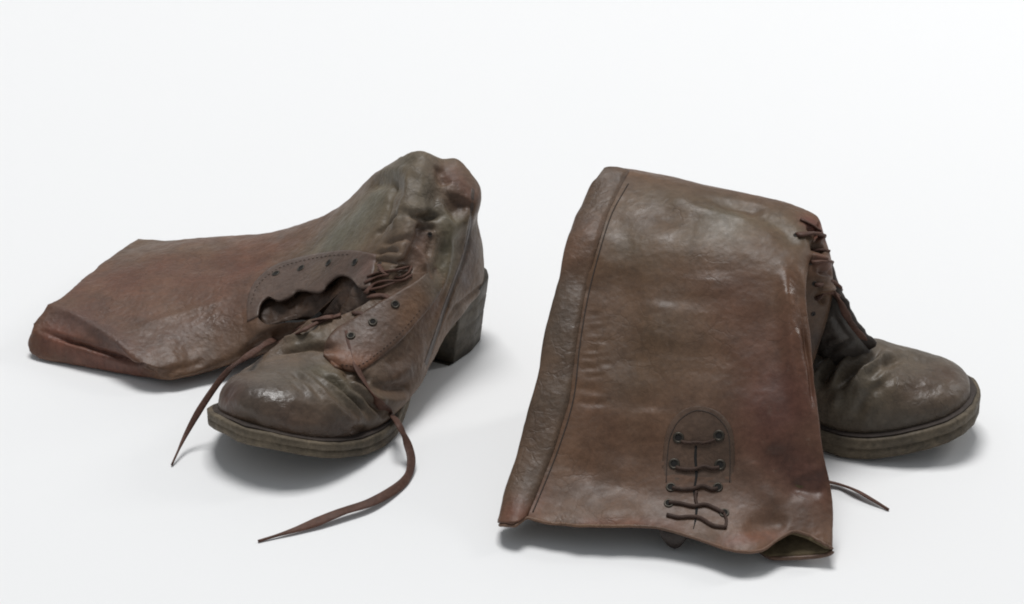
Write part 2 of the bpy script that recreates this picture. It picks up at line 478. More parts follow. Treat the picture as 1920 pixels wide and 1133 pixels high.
def patch(bvh, A, B, thick, nl=60, nw=14, lift=0.0, fade=0):
    """leather piece lying on the surface between two picture polylines"""
    A = catmull(A, nl); B = catmull(B, nl); rows = []
    for a, b in zip(A, B):
        rows.append([(1-s)*a+s*b for s in np.linspace(0, 1, nw)])
    UV = np.array(rows); P = np.full((nl, nw, 3), np.nan); Nn = np.full((nl, nw, 3), np.nan)
    for i in range(nl):
        for j, h in enumerate(cast(bvh, UV[i])):
            if h: P[i, j], Nn[i, j] = h
    for i in range(nl):                        # fill misses from neighbours
        ok = ~np.isnan(P[i, :, 0])
        if ok.sum() >= 2:
            for k in range(3):
                P[i, :, k] = np.interp(np.arange(nw), np.where(ok)[0], P[i, ok, k]); Nn[i, :, k] = np.interp(np.arange(nw), np.where(ok)[0], Nn[i, ok, k])
    ok = ~np.isnan(P[:, 0, 0]); P, Nn = P[ok], Nn[ok]; nl = len(P)
    def sm(X, it):
        for _ in range(it):
            Y = X.copy(); Y[1:-1] = 0.5*X[1:-1]+0.25*(X[:-2]+X[2:]); X = Y
            Y = X.copy(); Y[:, 1:-1] = 0.5*X[:, 1:-1]+0.25*(X[:, :-2]+X[:, 2:]); X = Y
        return X
    Nn = sm(Nn, 6); P = sm(P, 2)
    e = np.minimum.reduce([np.arange(nl)[:, None]*np.ones((1, nw)), (nl-1-np.arange(nl))[:, None]*np.ones((1, nw)), np.arange(nw)[None]*np.ones((nl, 1))*2, (nw-1-np.arange(nw))[None]*np.ones((nl, 1))*2])
    prof = np.clip(e/2.0, 0, 1)**0.4
    fd = np.clip((nl-1-np.arange(nl))/max(fade, 1e-3), 0, 1)[:, None]
    top = P+Nn*((lift+thick*(0.55+0.45*prof))*fd-0.05*(1-fd))[..., None]; bot = P-Nn*0.12
    v = np.vstack([top.reshape(-1, 3), bot.reshape(-1, 3)]); f = grid_faces(nl, nw, False); o = nl*nw
    f += [tuple(i+o for i in q[::-1]) for q in grid_faces(nl, nw, False)]
    bd = [i for i in range(nw)]+[i*nw+nw-1 for i in range(1, nl)]+[(nl-1)*nw+i for i in range(nw-2, -1, -1)]+[i*nw for i in range(nl-2, 0, -1)]
    for i in range(len(bd)):
        a, b = bd[i], bd[(i+1) % len(bd)]; f.append((b, a, a+o, b+o))
    return fix_normals(v, f)
def tube(P, r, n=6):
    P = np.asarray(P); T = np.gradient(P, axis=0); T /= np.linalg.norm(T, axis=1)[:, None]+1e-9
    S = np.cross(T, V(0.13, 0.2, 1)); S /= np.linalg.norm(S, axis=1)[:, None]; U = np.cross(S, T)
    th = np.linspace(0, 2*np.pi, n, endpoint=False)
    return capped(np.array([P[i]+r*(np.outer(np.cos(th), S[i])+np.outer(np.sin(th), U[i])) for i in range(len(P))]))
def stitches(bvh, poly, step=9.0, ln=5.0, r=0.035, lift=0.02):
    P = dense(poly, 1.0); out = []
    k = 0.0
    while k+ln < len(P):
        hs = [h for h in cast(bvh, P[[int(k), int(k+ln/2), int(k+ln)]]) if h]
        if len(hs) == 3: out.append(tube(np.array([h[0]+h[1]*(lift+(0.02 if i == 1 else -0.02)) for i, h in enumerate(hs)]), r, 4))
        k += step
    return merge(*out) if out else None
def capped_tube(P, r):
    v, f = tube(P, r, 7); return fix_normals(v, f)
def inpoly(uv, poly):
    x, y = uv[:, 0], uv[:, 1]; c = np.zeros(len(uv), bool); p = np.array(poly, float)
    for i in range(len(p)):
        x1, y1 = p[i]; x2, y2 = p[i-1]
        cond = ((y1 > y) != (y2 > y)); xi = (x2-x1)*(y-y1)/(y2-y1+1e-12)+x1
        c ^= cond & (x < xi)
    return c
# ------------------------------------------------------------------ creases, dents and colour patches of the leather
STROKES_L = [
    ([(78, 621), (150, 645), (220, 669), (305, 702)], .16, .42), ([(92, 572), (150, 598), (220, 642), (262, 688)], .35, -.16),
    ([(262, 690), (300, 702), (340, 690), (400, 660)], .35, .14), ([(320, 668), (410, 642), (485, 615)], 1.7, .32),
    ([(240, 622), (330, 592), (400, 570), (455, 545)], .45, -.10), ([(300, 480), (420, 500), (520, 480)], 1.2, .12),
    # ankle: hollow, folds
    ([(835, 395), (858, 385), (868, 365)], .95, .55), ([(824, 310), (828, 330), (834, 350)], .45, .25),
    ([(760, 400), (795, 408), (830, 402)], .22, .30), ([(755, 385), (790, 392), (820, 385)], .4, -.15),
    ([(700, 330), (735, 318), (775, 322), (810, 335)], .5, -.15), ([(690, 350), (730, 345), (760, 365)], .5, .18),
    ([(738, 330), (732, 370), (722, 410), (712, 450)], .35, .22), ([(760, 320), (765, 360), (750, 400), (735, 440)], .4, -.20),
    ([(700, 445), (722, 420), (752, 402)], .22, .28), ([(715, 462), (745, 448), (775, 446)], .2, .22), ([(700, 478), (728, 468), (752, 474)], .18, .25),
    ([(690, 492), (715, 486), (745, 492), (765, 488)], .18, .28), ([(730, 500), (755, 505), (775, 500)], .2, .2), ([(780, 430), (800, 425), (818, 432)], .25, .25),
    ([(812, 435), (806, 460), (800, 485)], .25, .22), ([(770, 460), (790, 480), (798, 510)], .3, -.2), ([(835, 430), (828, 480), (815, 530)], .5, .22), ([(845, 440), (838, 500), (822, 555)], .3, -.16),
    # quarter and counter seams
    ([(888, 350), (884, 420), (872, 480), (852, 535), (836, 580), (816, 640), (797, 690)], .13, .20), ([(880, 350), (876, 415), (862, 480), (842, 532), (826, 580), (804, 645)], .25, -.10),
    ([(911, 530), (884, 552), (856, 575), (838, 597)], .13, .18),
    ([(425, 695), (470, 660), (530, 628), (590, 606)], .6, .55),
    # vamp: fold under the lace lobe, wrinkles, toe
    ([(512, 660), (550, 654), (590, 648), (640, 655)], .30, .5), ([(520, 640), (560, 632), (600, 625)], .35, -.22), ([(640, 690), (660, 705), (700, 712)], .3, .35),
    ([(600, 700), (640, 728), (690, 772)], .30, .42, .5), ([(560, 705), (600, 738), (650, 785), (690, 800)], .45, -.24), ([(545, 695), (580, 722), (610, 755)], .25, .22, .4),
    ([(640, 715), (680, 742), (720, 775)], .25, .28, .5), ([(520, 690), (550, 712), (570, 740)], .3, .14), ([(690, 720), (730, 728), (770, 722)], .3, .25), ([(700, 745), (735, 752), (768, 745)], .3, -.2),
    ([(655, 800), (690, 812), (725, 805)], .3, .15), ([(440, 700), (480, 690), (520, 700)], .5, .12), ([(610, 668), (650, 690), (690, 700)], .25, .25), ([(470, 745)], 1.2, -.12),
    ([(540, 760), (570, 775), (600, 780)], .5, .12), ([(420, 735), (430, 750)], .6, .12),
    ([(720, 690), (760, 665), (790, 630)], .5, .12), ([(740, 700), (775, 690)], .4, -.1),
]
BLOBS_L = [
    ([(150, 560), (250, 540), (380, 520), (450, 500)], 7.0, RED, .62), ([(90, 640), (160, 665), (250, 695)], 1.6, (.125, .056, .042), .9), ([(300, 640), (400, 610), (450, 590)], 3.0, (.088, .055, .042), .6),
    ([(110, 590), (170, 615), (220, 650)], 1.0, (.082, .060, .058), .7), ([(650, 430), (700, 380), (760, 340), (800, 320)], 3.8, OLV, .9), ([(600, 470), (660, 450)], 2.2, OLV, .6), ([(720, 450), (740, 480)], 1.6, (.098, .085, .065), .7),
    ([(790, 320), (760, 360), (800, 370)], 2.0, (.092, .080, .060), .8), ([(850, 330), (880, 360)], 1.3, (.11, .058, .044), .8), ([(845, 390)], 1.2, (.07, .036, .025), .7),
    ([(840, 430), (830, 500)], 1.5, (.115, .118, .085), .9), ([(770, 420), (800, 400)], 1.5, (.105, .10, .08), .8), ([(780, 480), (790, 450)], 1.4, (.105, .068, .055), .7), ([(770, 560), (810, 560)], 1.6, (.11, .062, .042), .7),
    ([(885, 470), (870, 520)], 1.3, (.060, .046, .044), .85), ([(900, 420), (906, 470)], .7, (.08, .08, .06), .6), ([(760, 660), (740, 700), (780, 640)], 1.8, (.075, .052, .042), .7),
    ([(470, 720), (540, 700), (600, 740), (640, 780)], 4.2, VMP, .95), ([(610, 700), (660, 760)], 1.3, (.085, .083, .062), .7), ([(430, 745)], 1.5, (.066, .040, .034), .85, .3), ([(490, 752), (520, 765)], 1.6, (.062, .054, .050), .7, .45), ([(560, 790), (650, 805)], 1.6, (.066, .048, .042), .7, .25),
    ([(640, 820), (700, 810)], 1.2, (.065, .05, .04), .6), ([(560, 640), (600, 630)], 1.1, (.09, .085, .065), .7), ([(250, 470), (400, 462)], 1.2, (.10, .075, .055), .6),
]
_rw = random.Random(5)
STROKES_R = [([(1102-(v_-585)*.12+_rw.uniform(-5, 5), v_+_rw.uniform(-4, 4)), (1116, v_+_rw.uniform(-3, 5)), (1126+_rw.uniform(-4, 22), v_+_rw.uniform(-5, 6))], _rw.uniform(.07, .13), _rw.uniform(.03, .11)) for v_ in range(575, 756, 9)]+[
    ([(1505, 600), (1512, 650), (1520, 705), (1526, 770)], .14, .22), ([(1497, 610), (1503, 660), (1511, 715)], .25, -.14),
    ([(1300, 370), (1380, 388), (1440, 395)], .8, .35), ([(1250, 365), (1330, 392), (1420, 410)], .9, -.2), ([(1230, 400), (1280, 420)], .8, .15), ([(1420, 400), (1470, 430), (1490, 470)], .7, .2),
    ([(1150, 480), (1180, 600), (1170, 720)], 1.4, .14), ([(1420, 560), (1440, 660), (1440, 760)], 1.6, .12), ([(1320, 520), (1330, 560)], 1.3, -.12), ([(1468, 500), (1476, 560), (1482, 630), (1494, 720), (1506, 790)], .5, -.30), ([(1500, 520), (1506, 600), (1512, 690)], .4, .12),
    ([(1200, 720), (1190, 800), (1160, 880)], 1.2, .14), ([(1220, 760), (1215, 830)], .7, -.14), ([(1440, 830), (1470, 890), (1500, 940)], .8, .20), ([(1400, 850), (1430, 910), (1470, 950)], .7, -.18),
    ([(1060, 860), (1140, 900), (1230, 920)], 1.2, .14), ([(1120, 960), (1200, 960)], .9, -.10), ([(1480, 905), (1520, 920), (1548, 912)], .4, .16), ([(1500, 890), (1545, 880)], .4, -.12),
    ([(1400, 1000), (1440, 980), (1480, 985)], .7, .25), ([(1306, 800), (1306, 860), (1306, 915), (1310, 960)], .16, .30), ([(1130, 410), (1170, 430), (1160, 500)], .9, .1),
    ([(1512, 428), (1530, 434)], .2, .3), ([(1520, 462), (1548, 470)], .25, .35), ([(1530, 505), (1562, 512)], .2, .3), ([(1535, 560), (1570, 566)], .25, .35), ([(1515, 480), (1555, 490)], .25, -.25), ([(1530, 540), (1570, 540)], .25, -.25),
    ([(1090, 480), (1085, 560)], .9, .1), ([(1350, 640), (1300, 700)], 1.6, .1), ([(1250, 560), (1230, 660)], 1.5, -.12),
]
BLOBS_R = [
    ([(1220, 370), (1300, 420), (1200, 450)], 3.5, (.098, .078, .055), .7), ([(1350, 400), (1430, 420), (1480, 430)], 2.0, OLV, .55), ([(1320, 530), (1370, 570)], 1.8, (.095, .068, .055), .6, .22), ([(1482, 520), (1490, 640), (1510, 770)], .7, (.092, .056, .042), .5, .5), ([(1220, 770), (1215, 820)], .7, (.095, .062, .046), .4, .25), ([(1440, 860), (1480, 910)], .9, (.092, .056, .045), .4, .25),
    ([(1450, 700), (1460, 800), (1500, 880)], 3.4, (.084, .043, .036), .85), ([(1400, 560), (1420, 640)], 2.2, (.092, .052, .040), .6), ([(1250, 930), (1150, 800)], 2.5, (.105, .062, .042), .5), ([(1150, 600), (1170, 700)], 2.6, (.082, .058, .042), .6), ([(1230, 650), (1300, 690)], 3.0, (.088, .063, .042), .6),
    ([(1120, 900), (1200, 900)], 3.0, (.095, .060, .042), .6), ([(960, 960), (985, 930)], 1.4, (.12, .060, .042), .7), ([(1200, 985), (1260, 985), (1100, 985)], .5, (.15, .075, .052), .8), ([(1370, 1015), (1450, 1005), (1520, 1020)], .6, (.13, .068, .05), .7),
    ([(1520, 420), (1535, 440)], .8, (.12, .05, .045), .8), ([(1540, 490), (1555, 500)], .8, (.11, .055, .048), .7), ([(1540, 570), (1560, 600)], 1.0, (.08, .055, .038), .6), ([(1530, 640), (1545, 680)], 1.2, DRK, .8),
    ([(1400, 900), (1480, 940)], 1.5, (.085, .064, .055), .5), ([(1300, 780), (1310, 880)], 2.0, (.092, .066, .053), .5),
]
STROKES_V = [
    ([(1735, 668), (1718, 700), (1700, 745)], .8, .13), ([(1690, 645), (1675, 690)], .5, -.08),
    ([(1600, 790), (1625, 745), (1660, 715)], .35, .14), ([(1560, 770), (1572, 735), (1600, 715)], .3, -.14), ([(1690, 760), (1730, 735), (1770, 722)], .5, .06), ([(1575, 665), (1600, 662), (1630, 655)], .16, .22, .5), ([(1585, 725), (1610, 700)], .16, .15, .5),
    ([(1570, 740), (1590, 705), (1625, 680), (1650, 650)], .28, .36, .5), ([(1540, 720), (1560, 690), (1590, 665)], .28, .35, .5), ([(1555, 700), (1590, 678), (1620, 660)], .3, -.2),
    ([(1600, 745), (1625, 705), (1665, 680)], .5, -.25), ([(1620, 720), (1650, 690), (1690, 668)], .3, .25, .5), ([(1660, 700), (1700, 672), (1720, 665)], .4, .12), ([(1650, 745), (1690, 715), (1730, 690)], .6, -.12),
    ([(1760, 690), (1785, 705)], .6, .06), ([(1540, 640), (1560, 655), (1580, 650)], .25, .3),
]
BLOBS_V = [([(1690, 680), (1650, 720)], 2.0, (.088, .076, .055), .7), ([(1780, 710), (1720, 740)], 1.8, (.066, .048, .036), .8, .25), ([(1560, 740), (1580, 780)], 2.0, (.075, .066, .048), .6), ([(1545, 640), (1560, 660)], 1.4, (.05, .045, .04), .7)]
# ================================================================== LEFT BOOT (shaft collapsed to the side)
L = Foot((-3.5, -3.3), (-0.5, -0.87), 26.3,
         ([0, .10, .20, .32, .45, .57, .66, .76, .87, .95, 1.0], [3.5, 3.4, 3.2, 2.6, 1.4, .55, .2, .4, 1.15, 1.95, 2.55]),
         roll=lambda t: -0.02*np.clip((t-0.4)/0.5, 0, 1), wl=1.06, wr=1.09, sh=1.08)
hb, d, n = L.hb, L.d, L.n
left = thing("boot", (-8, -9, 0), "brown leather lace-up boot with tall shaft collapsed flat, toe towards the viewer", "boot", "pair of old leather boots")

Z = lambda z: V(0, 0, z)
rings = [
    # F (back edge)               N (front edge)               T                B                 W
    (K(260, 446, 2.4), K(318, 712, 0.9), Z(1.5), V(-1.2,-.6,-1.1), V(-8.2, -1.0, 0.2)),
    (K(320, 451, 2.6), K(345, 706, 1.0), Z(1.7), V(-.9,-.6,-1.2), V(-6.0, -0.8, 0)),
    (K(410, 455, 2.8), K(415, 682, 1.4), Z(2.0), Z(-1.3), V(-2.2, -0.3, 0)),
    (K(500, 456, 3.3), K(480, 655, 2.3), Z(2.2), Z(-1.8), V(-0.5, 0, 0)),
    (K(580, 437, 4.5), K(560, 630, 3.4), Z(2.4), Z(-2.2), V(0, 0, 0)),
    (K(640, 407, 6.9), K(630, 610, 4.6), V(0, -.3, 2.4), V(0, 0, -2.5), V(0, 0, 0)),
    (K(699, 340, 10.5), K(680, 575, 6.2), V(.5, -.5, 2.2), V(-1, 0, -2.6), V(0, 0, 0)),
    (K(765, 291, 13.8), K(725, 545, 7.8), 1.2*n+Z(1.6), -2*n+Z(-1.5), V(0, 0, 0)),
    (K(815, 303, 13.2), hb+9.0*d+Z(8.8), 1.7*n+Z(1.2), -2.3*n+Z(-.9), V(0, 0, 0)),
    (K(843, 300, 13.2), hb+9.0*d+Z(9.3), 2.0*n+Z(1.0), -2.6*n+Z(-.5), V(0, 0, 0)),
    (K(876, 345, 11.8), hb+9.8*d+Z(9.0), 2.6*n+Z(0.4), -2.8*n, V(0, 0, 0)),
    (hb+.6*d+Z(9.3), hb+10.5*d+Z(8.0), 3.0*n, -3.0*n, V(0, 0, 0)),
    (hb-0.1*d+Z(6.6), hb+11*d+Z(6.5), 3.2*n, -3.2*n, V(0, 0, 0)),
    (hb+0.1*d+Z(4.6), hb+11*d+Z(4.6), 3.1*n, -3.1*n, V(0, 0, 0)),
]
shaft = ringloft(rings, 150, 260, 0.9, 0.75)
# the worn mouth of the shaft: upper layer ends in a ridge, lower layer curls up as a lip, a narrow slit between
na = shaft.shape[1]; th = np.arange(na)*2*math.pi/na; half = na//2
def catline(P, k):
    D = dense(P, 0.05); return D[np.round(np.linspace(0, len(D)-1, k)).astype(int)]
topl = catline(np.array([K(*q_) for q_ in [(258, 444, 2.5), (196, 486, 2.9), (144, 527, 3.1), (106, 560, 3.2), (84, 566, 3.1), (150, 597, 2.9), (220, 642, 2.6), (265, 688, 1.9), (318, 714, 0.9)]]), half+1)
grd = catline(np.array([K(*q_) for q_ in [(262, 452, 2.2), (180, 520, 1.5), (90, 610, 1.0), (52, 634, 1.0), (60, 672, 0.15), (140, 688, 0.12), (230, 705, 0.15), (318, 716, 0.7)]]), half+1)
lipl = catline(np.array([K(*q_) for q_ in [(262, 452, 2.3), (180, 515, 2.2), (100, 590, 2.2), (58, 614, 2.2), (74, 621, 2.1), (150, 644, 2.0), (220, 668, 1.7), (318, 715, 0.8)]]), half+1)
bandl = catline(np.array([K(*q_) for q_ in [(258, 446, 2.4), (190, 500, 2.5), (120, 570, 2.4), (56, 604, 2.2), (74, 620, 2.0), (150, 642, 1.9), (220, 666, 1.6), (318, 714, 0.8)]]), half+1)
rim0 = np.vstack([topl, grd[1:-1][::-1]])
lip = np.vstack([bandl, lipl[1:-1][::-1]-V(0, 0, .15)])
rec = 0.5*(np.vstack([bandl, bandl[1:-1][::-1]])+np.vstack([lipl, lipl[1:-1][::-1]]))+V(.5, .2, -.1)
rows = np.arange(shaft.shape[0]); fall = np.exp(-(rows/26.0)**2)
shaft = shaft+fall[:, None, None]*(rim0-shaft[0])[None]
mid_ = lambda a, b, s: (a*(1-s)+b*s)[None]
shaft = np.vstack([rec[None], mid_(rec, lip, .5), lip[None], mid_(lip, rim0, .5), shaft])
foot_prof = [  # t, width scale, height, top shift, shift
    (.0, 1.0, 3.6, 0, 0), (.03, .98, 5.2, 0, 0), (.10, 1.02, 6.0, 0, 0), (.2, 1.04, 6.6, 0, .2), (.32, 1.05, 6.5, 0, .7), (.45, 1.08, 5.9, -.2, .9), (.55, 1.04, 5.1, -.4, .6),
    (.65, .99, 4.3, -.5, .15), (.74, .96, 3.7, -.3, 0), (.82, .95, 3.5, 0, 0), (.89, .95, 3.1, 0, 0), (.94, .93, 2.5, 0, 0), (.97, .88, 1.7, 0, 0), (.985, .7, 1.1, 0, 0)]
foot = upper_rings(L, foot_prof)
v, f = merge(capped(shaft), capped(foot))
v, f = fix_normals(v, f)
v, f = evaluated(v, f, [('REMESH', dict(mode='VOXEL', voxel_size=0.145, adaptivity=0.0))])
v = smooth(v, f, 18)
OPEN_L = [(484, 598), (480, 574), (490, 556), (506, 546), (524, 546), (546, 540), (562, 533), (596, 530), (616, 518), (638, 508), (662, 514), (680, 534), (708, 548), (690, 566), (655, 586), (625, 596), (595, 596), (560, 604), (525, 606), (500, 610)]
v = sculpt(v, f, STROKES_L, 1.4)
v = smooth(v, f, 1)
v += vnormals(v, f)*(0.06*vnoise(v, 0.8, 4, 3)+0.02*vnoise(v, 2.6, 7, 2))[:, None]
base_bvh_L = tree(v, f)
tint = colours(v, f, BRN, BLOBS_L, 2)
# lacing gap: open the front of the shaft, keep the leather's thickness
cent = np.array([v[list(q)].mean(0) for q in f]); nn_ = vn_L = vnormals(v, f)
fn = np.array([nn_[list(q)].mean(0) for q in f])
facing = ((CAMP-cent)*fn).sum(1) > 0
cut = inpoly(proj(cent), OPEN_L) & facing
vis = np.zeros(len(f), bool)
for i in np.where(cut)[0]:
    h = base_bvh_L.ray_cast(Vector(CAMP), Vector(cent[i]-CAMP).normalized())
    vis[i] = h[0] is not None and np.linalg.norm(np.array(h[0])-cent[i]) < 0.6
f2 = [q for q, c in zip(f, vis) if not c]
e_ = {}
for k in np.where(vis)[0]:
    for a in range(len(f[k])):
        kk = tuple(sorted((f[k][a], f[k][(a+1) % len(f[k])]))); e_[kk] = e_.get(kk, 0)+1
be = np.array([e for e, c_ in e_.items() if c_ == 1])
nbv = {}
for a, b in be: nbv.setdefault(a, []).append(b); nbv.setdefault(b, []).append(a)
for _ in range(10):
    nv_ = {a: 0.5*v[a]+0.5*np.mean([v[b] for b in l_], 0) for a, l_ in nbv.items()}
    for a, x in nv_.items(): v[a] = x
o = obj("upper", v, f2, M_UPPER, left, tint)
cutc = cent[vis]
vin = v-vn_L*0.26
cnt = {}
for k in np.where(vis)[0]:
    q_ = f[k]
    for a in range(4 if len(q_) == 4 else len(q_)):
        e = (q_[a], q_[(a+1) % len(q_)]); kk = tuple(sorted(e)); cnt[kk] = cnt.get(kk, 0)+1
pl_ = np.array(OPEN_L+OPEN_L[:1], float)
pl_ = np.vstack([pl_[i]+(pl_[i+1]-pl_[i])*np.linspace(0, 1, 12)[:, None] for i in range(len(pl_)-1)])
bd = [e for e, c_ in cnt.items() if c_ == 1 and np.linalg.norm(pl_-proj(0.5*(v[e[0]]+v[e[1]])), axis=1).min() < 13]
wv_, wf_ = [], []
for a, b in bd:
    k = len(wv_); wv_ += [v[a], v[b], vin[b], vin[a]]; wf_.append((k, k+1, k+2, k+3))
# tongue lying inside the gap
tk_ = [k for k in range(len(f)) if facing[k] and np.min(np.linalg.norm(cutc[::3]-cent[k], axis=1)) < 0.9]
ids2 = sorted({i for k in tk_ for i in f[k]}); mp2 = {a: b for b, a in enumerate(ids2)}
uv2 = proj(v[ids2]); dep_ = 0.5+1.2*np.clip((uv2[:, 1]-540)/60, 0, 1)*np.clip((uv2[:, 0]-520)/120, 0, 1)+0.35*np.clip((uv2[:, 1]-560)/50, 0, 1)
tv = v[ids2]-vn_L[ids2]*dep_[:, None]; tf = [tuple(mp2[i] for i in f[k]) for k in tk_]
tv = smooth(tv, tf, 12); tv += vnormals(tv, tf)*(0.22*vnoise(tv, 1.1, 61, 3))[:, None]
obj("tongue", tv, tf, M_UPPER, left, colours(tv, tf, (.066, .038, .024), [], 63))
obj("lining", np.array(wv_), wf_, M_HOLE_SHADE, left)  # walls of the cut edge, coloured near-black in place of shade
# sole and heel
sv, sf = slab(L, 0.0, L.sh, grow=0.40, layers=2, wear=.09); obj("sole", sv, sf, M_SOLE, left)
wv, wf = slab(L, L.sh+0.01, L.sh+0.14, grow=0.14, layers=1, seed=5); obj("welt", wv, wf, M_TONGUE, left)
hv, hf = heel_block(L, 0.0, 4.9, 0.245); obj("heel", hv, hf, M_HEEL, left)

# ================================================================== RIGHT BOOT (shaft folded over towards the viewer)
R = Foot((6.6, -16.0), (0.98, -0.185), 23.9,
         ([0, .10, .20, .32, .45, .57, .66, .76, .87, .95, 1.0], [3.5, 3.4, 3.2, 2.6, 1.2, .4, .1, .35, .95, 1.4, 1.7]),
         roll=lambda t: 0.0, wl=0.88, wr=1.0, sh=1.45)
hb, d, n = R.hb, R.d, R.n
right = thing("boot", (14, -24, 0), "brown leather boot with shaft folded forward over it, toe to the right", "boot", "pair of old leather boots")
rings = [
    (K(937, 984, .95), K(1560, 1030, 1.0), Z(.75), Z(-.7), V(0, 0, 0)),
    (K(962, 900, 2.4), K(1562, 945, 2.5), V(0, .3, 1.3), V(0, -.2, -1.2), V(0, 0, 0)),
    (K(990, 800, 4.6), K(1543, 850, 5.1), V(0, .5, 1.5), V(0, -.3, -1.4), V(0, 0, 0)),
    (K(1015, 700, 7.0), K(1530, 740, 7.7), V(0, .8, 1.6), V(0, -.4, -1.6), V(0, 0, 0)),
    (K(1038, 590, 9.6), K(1520, 640, 10.0), V(0, 1, 1.7), V(0, -.5, -1.8), V(0, 0, 0)),
    (K(1062, 490, 12.1), K(1512, 545, 12.1), V(0, 1.1, 1.7), V(0, -.6, -2.0), V(0, 0, 0)),
    (K(1095, 395, 13.9), K(1520, 470, 13.4), V(0, 1.2, 1.6), V(0, -1, -2.2), V(0, 0, 0)),
    (K(1128, 330, 15.6), K(1534, 413, 14.4), V(0, 1.4, 0.3), V(0, -1.5, -1.6), V(0, 0, 0)),
    (K(1146, 335, 15.0), K(1545, 440, 13.7), V(0, 2.8, -.2), V(0, -2.6, -.4), V(0, 0, 0)),
    (V(7.2, -15.5, 12.0), K(1560, 495, 12.2), V(0, 3.1, 0), V(0, -3, 0), V(0, 0, 0)),
    (V(6.6, -16.5, 8.5), K(1556, 565, 9.4), V(0, 3.2, 0), V(0, -3.2, 0), V(0, 0, 0)),
    (V(6.6, -16.3, 4.4), K(1518, 690, 5.2), V(0, 3.2, 0), V(0, -3.2, 0), V(0, 0, 0)),
]
shaft = ringloft(rings, 220, 330, 0.8, 0.62, 0.95, 0.42)
# the worn rim: pull the first rows to the rim's own wavy line
RIM = np.array([(930, 985), (965, 990), (988, 973), (1020, 981), (1080, 987), (1160, 990), (1240, 990), (1256, 999), (1266, 1022), (1276, 1024), (1287, 1002), (1302, 1012), (1326, 1001), (1346, 1020), (1400, 1031), (1428, 1029), (1452, 1014), (1485, 1002), (1515, 1008), (1538, 1018), (1560, 1030)], float)
nc = shaft.shape[1]; cols = np.arange(nc); th = cols*2*math.pi/nc
uv = proj(shaft[0]); dvv = np.interp(uv[:, 0], RIM[:, 0], RIM[:, 1])-uv[:, 1]
top = np.sin(th) >= 0
shift = np.where(top, dvv, 0)
newp = np.array([K(uv[j, 0], uv[j, 1]+shift[j], shaft[0, j, 2]) for j in range(nc)])-shaft[0]
bot = ~top
newp[bot] += np.outer(np.interp(uv[bot, 0], [930, 1000, 1380, 1440, 1560], [.5, 3.2, 2.6, -0.5, -0.2]), V(0, 1, 0))
newp[:, 2] += np.where(top, 0.35*np.interp(uv[:, 0], [930, 985, 1020, 1250, 1290, 1440, 1485, 1560], [0, .3, 0, 0.2, -1.0, -.6, .75, 0]), 0)
rows = np.arange(shaft.shape[0]); fall = np.exp(-(rows/9.0)**2)
shaft = shaft+fall[:, None, None]*newp[None]
m_, n_, _ = shaft.shape
v = shaft.reshape(-1, 3); f = grid_faces(m_, n_, True)
v = np.vstack([v, shaft[-1].mean(0)]); f += [(m_*n_, (m_-1)*n_+j, (m_-1)*n_+(j+1) % n_) for j in range(n_)]
NF = len(f)
v, f = fix_normals(v, f)
vn = vnormals(v, f)
if (vn[n_*60+n_//4]*V(0, -.5, 1)).sum() < 0: f = [q[::-1] for q in f]
v = sculpt(v, f, STROKES_R, 1.3)
v = smooth(v, f, 2)
v += vnormals(v, f)*(0.07*vnoise(v, 0.5, 14, 3)+0.02*vnoise(v, 2.6, 17, 2))[:, None]
bvh_R = tree(v, f)
tint = colours(v, f, (0.112, 0.062, 0.036), BLOBS_R, 12)
o = obj("shaft", v, f, M_GLOSS, right, tint)
# the inside of the mouth: leather edge and lining
S_ = v[:m_*n_].reshape(m_, n_, 3)[:34]; cen_ = 0.5*(S_+S_[:, (n_-np.arange(n_)) % n_])
off_ = S_-cen_; ln_ = np.linalg.norm(off_, axis=2, keepdims=True)
inn = cen_+off_*np.clip(1-(0.22+0.16*np.clip(np.arange(34)/12., 0, 1)[:, None, None])/np.maximum(ln_, 0.3), 0.25, 1)
cc_ = 0.5*(S_[:, :1]+S_[:, n_//2:n_//2+1]); inn = cc_+(inn-cc_)*V(.985, .985, 1)
edge = 0.5*(inn[0]+S_[0])+0.05*(S_[0]-S_[1])/np.linalg.norm(S_[0]-S_[1], axis=1)[:, None]
G_ = np.vstack([(S_[0]-0.001)[None], edge[None], inn])
obj("lining", G_.reshape(-1, 3), grid_faces(G_.shape[0], n_, True), M_LINING, right)
SHAFT_R = v
foot_prof = [
    (.012, .6, 4.0, 0, 0), (.04, .8, 5.2, 0, 0), (.10, .92, 5.6, 0, 0), (.2, .93, 6.0, 0, 0), (.32, .95, 6.3, 0, 0), (.42, .95, 5.4, 0, 0), (.5, .95, 3.9, 0, 0), (.58, .95, 3.3, 0, 0),
    (.65, .95, 3.6, 0, 0), (.72, .95, 3.95, 0, 0), (.78, .95, 3.35, 0, 0), (.84, .95, 2.75, 0, 0), (.89, .95, 2.2, 0, 0), (.94, .93, 1.6, 0, 0), (.97, .9, 1.05, 0, 0), (.988, .78, .6, 0, 0)]
foot = upper_rings(R, foot_prof)
v, f = capped(foot); v, f = fix_normals(v, f)
v, f = evaluated(v, f, [('REMESH', dict(mode='VOXEL', voxel_size=0.14, adaptivity=0.0))])
v = smooth(v, f, 8)
v = sculpt(v, f, STROKES_V, 1.7)
v = smooth(v, f, 3)
v += vnormals(v, f)*(0.05*vnoise(v, 0.8, 24, 3)+0.02*vnoise(v, 2.6, 27, 2))[:, None]
vbvh_R = tree(v, f)
tint = colours(v, f, VMP, BLOBS_V, 22)
obj("vamp", v, f, M_UPPER, right, tint)
sv, sf = slab(R, 0.0, R.sh, grow=0.42, layers=2, seed=13, wear=.09); obj("sole", sv, sf, M_SOLE, right)
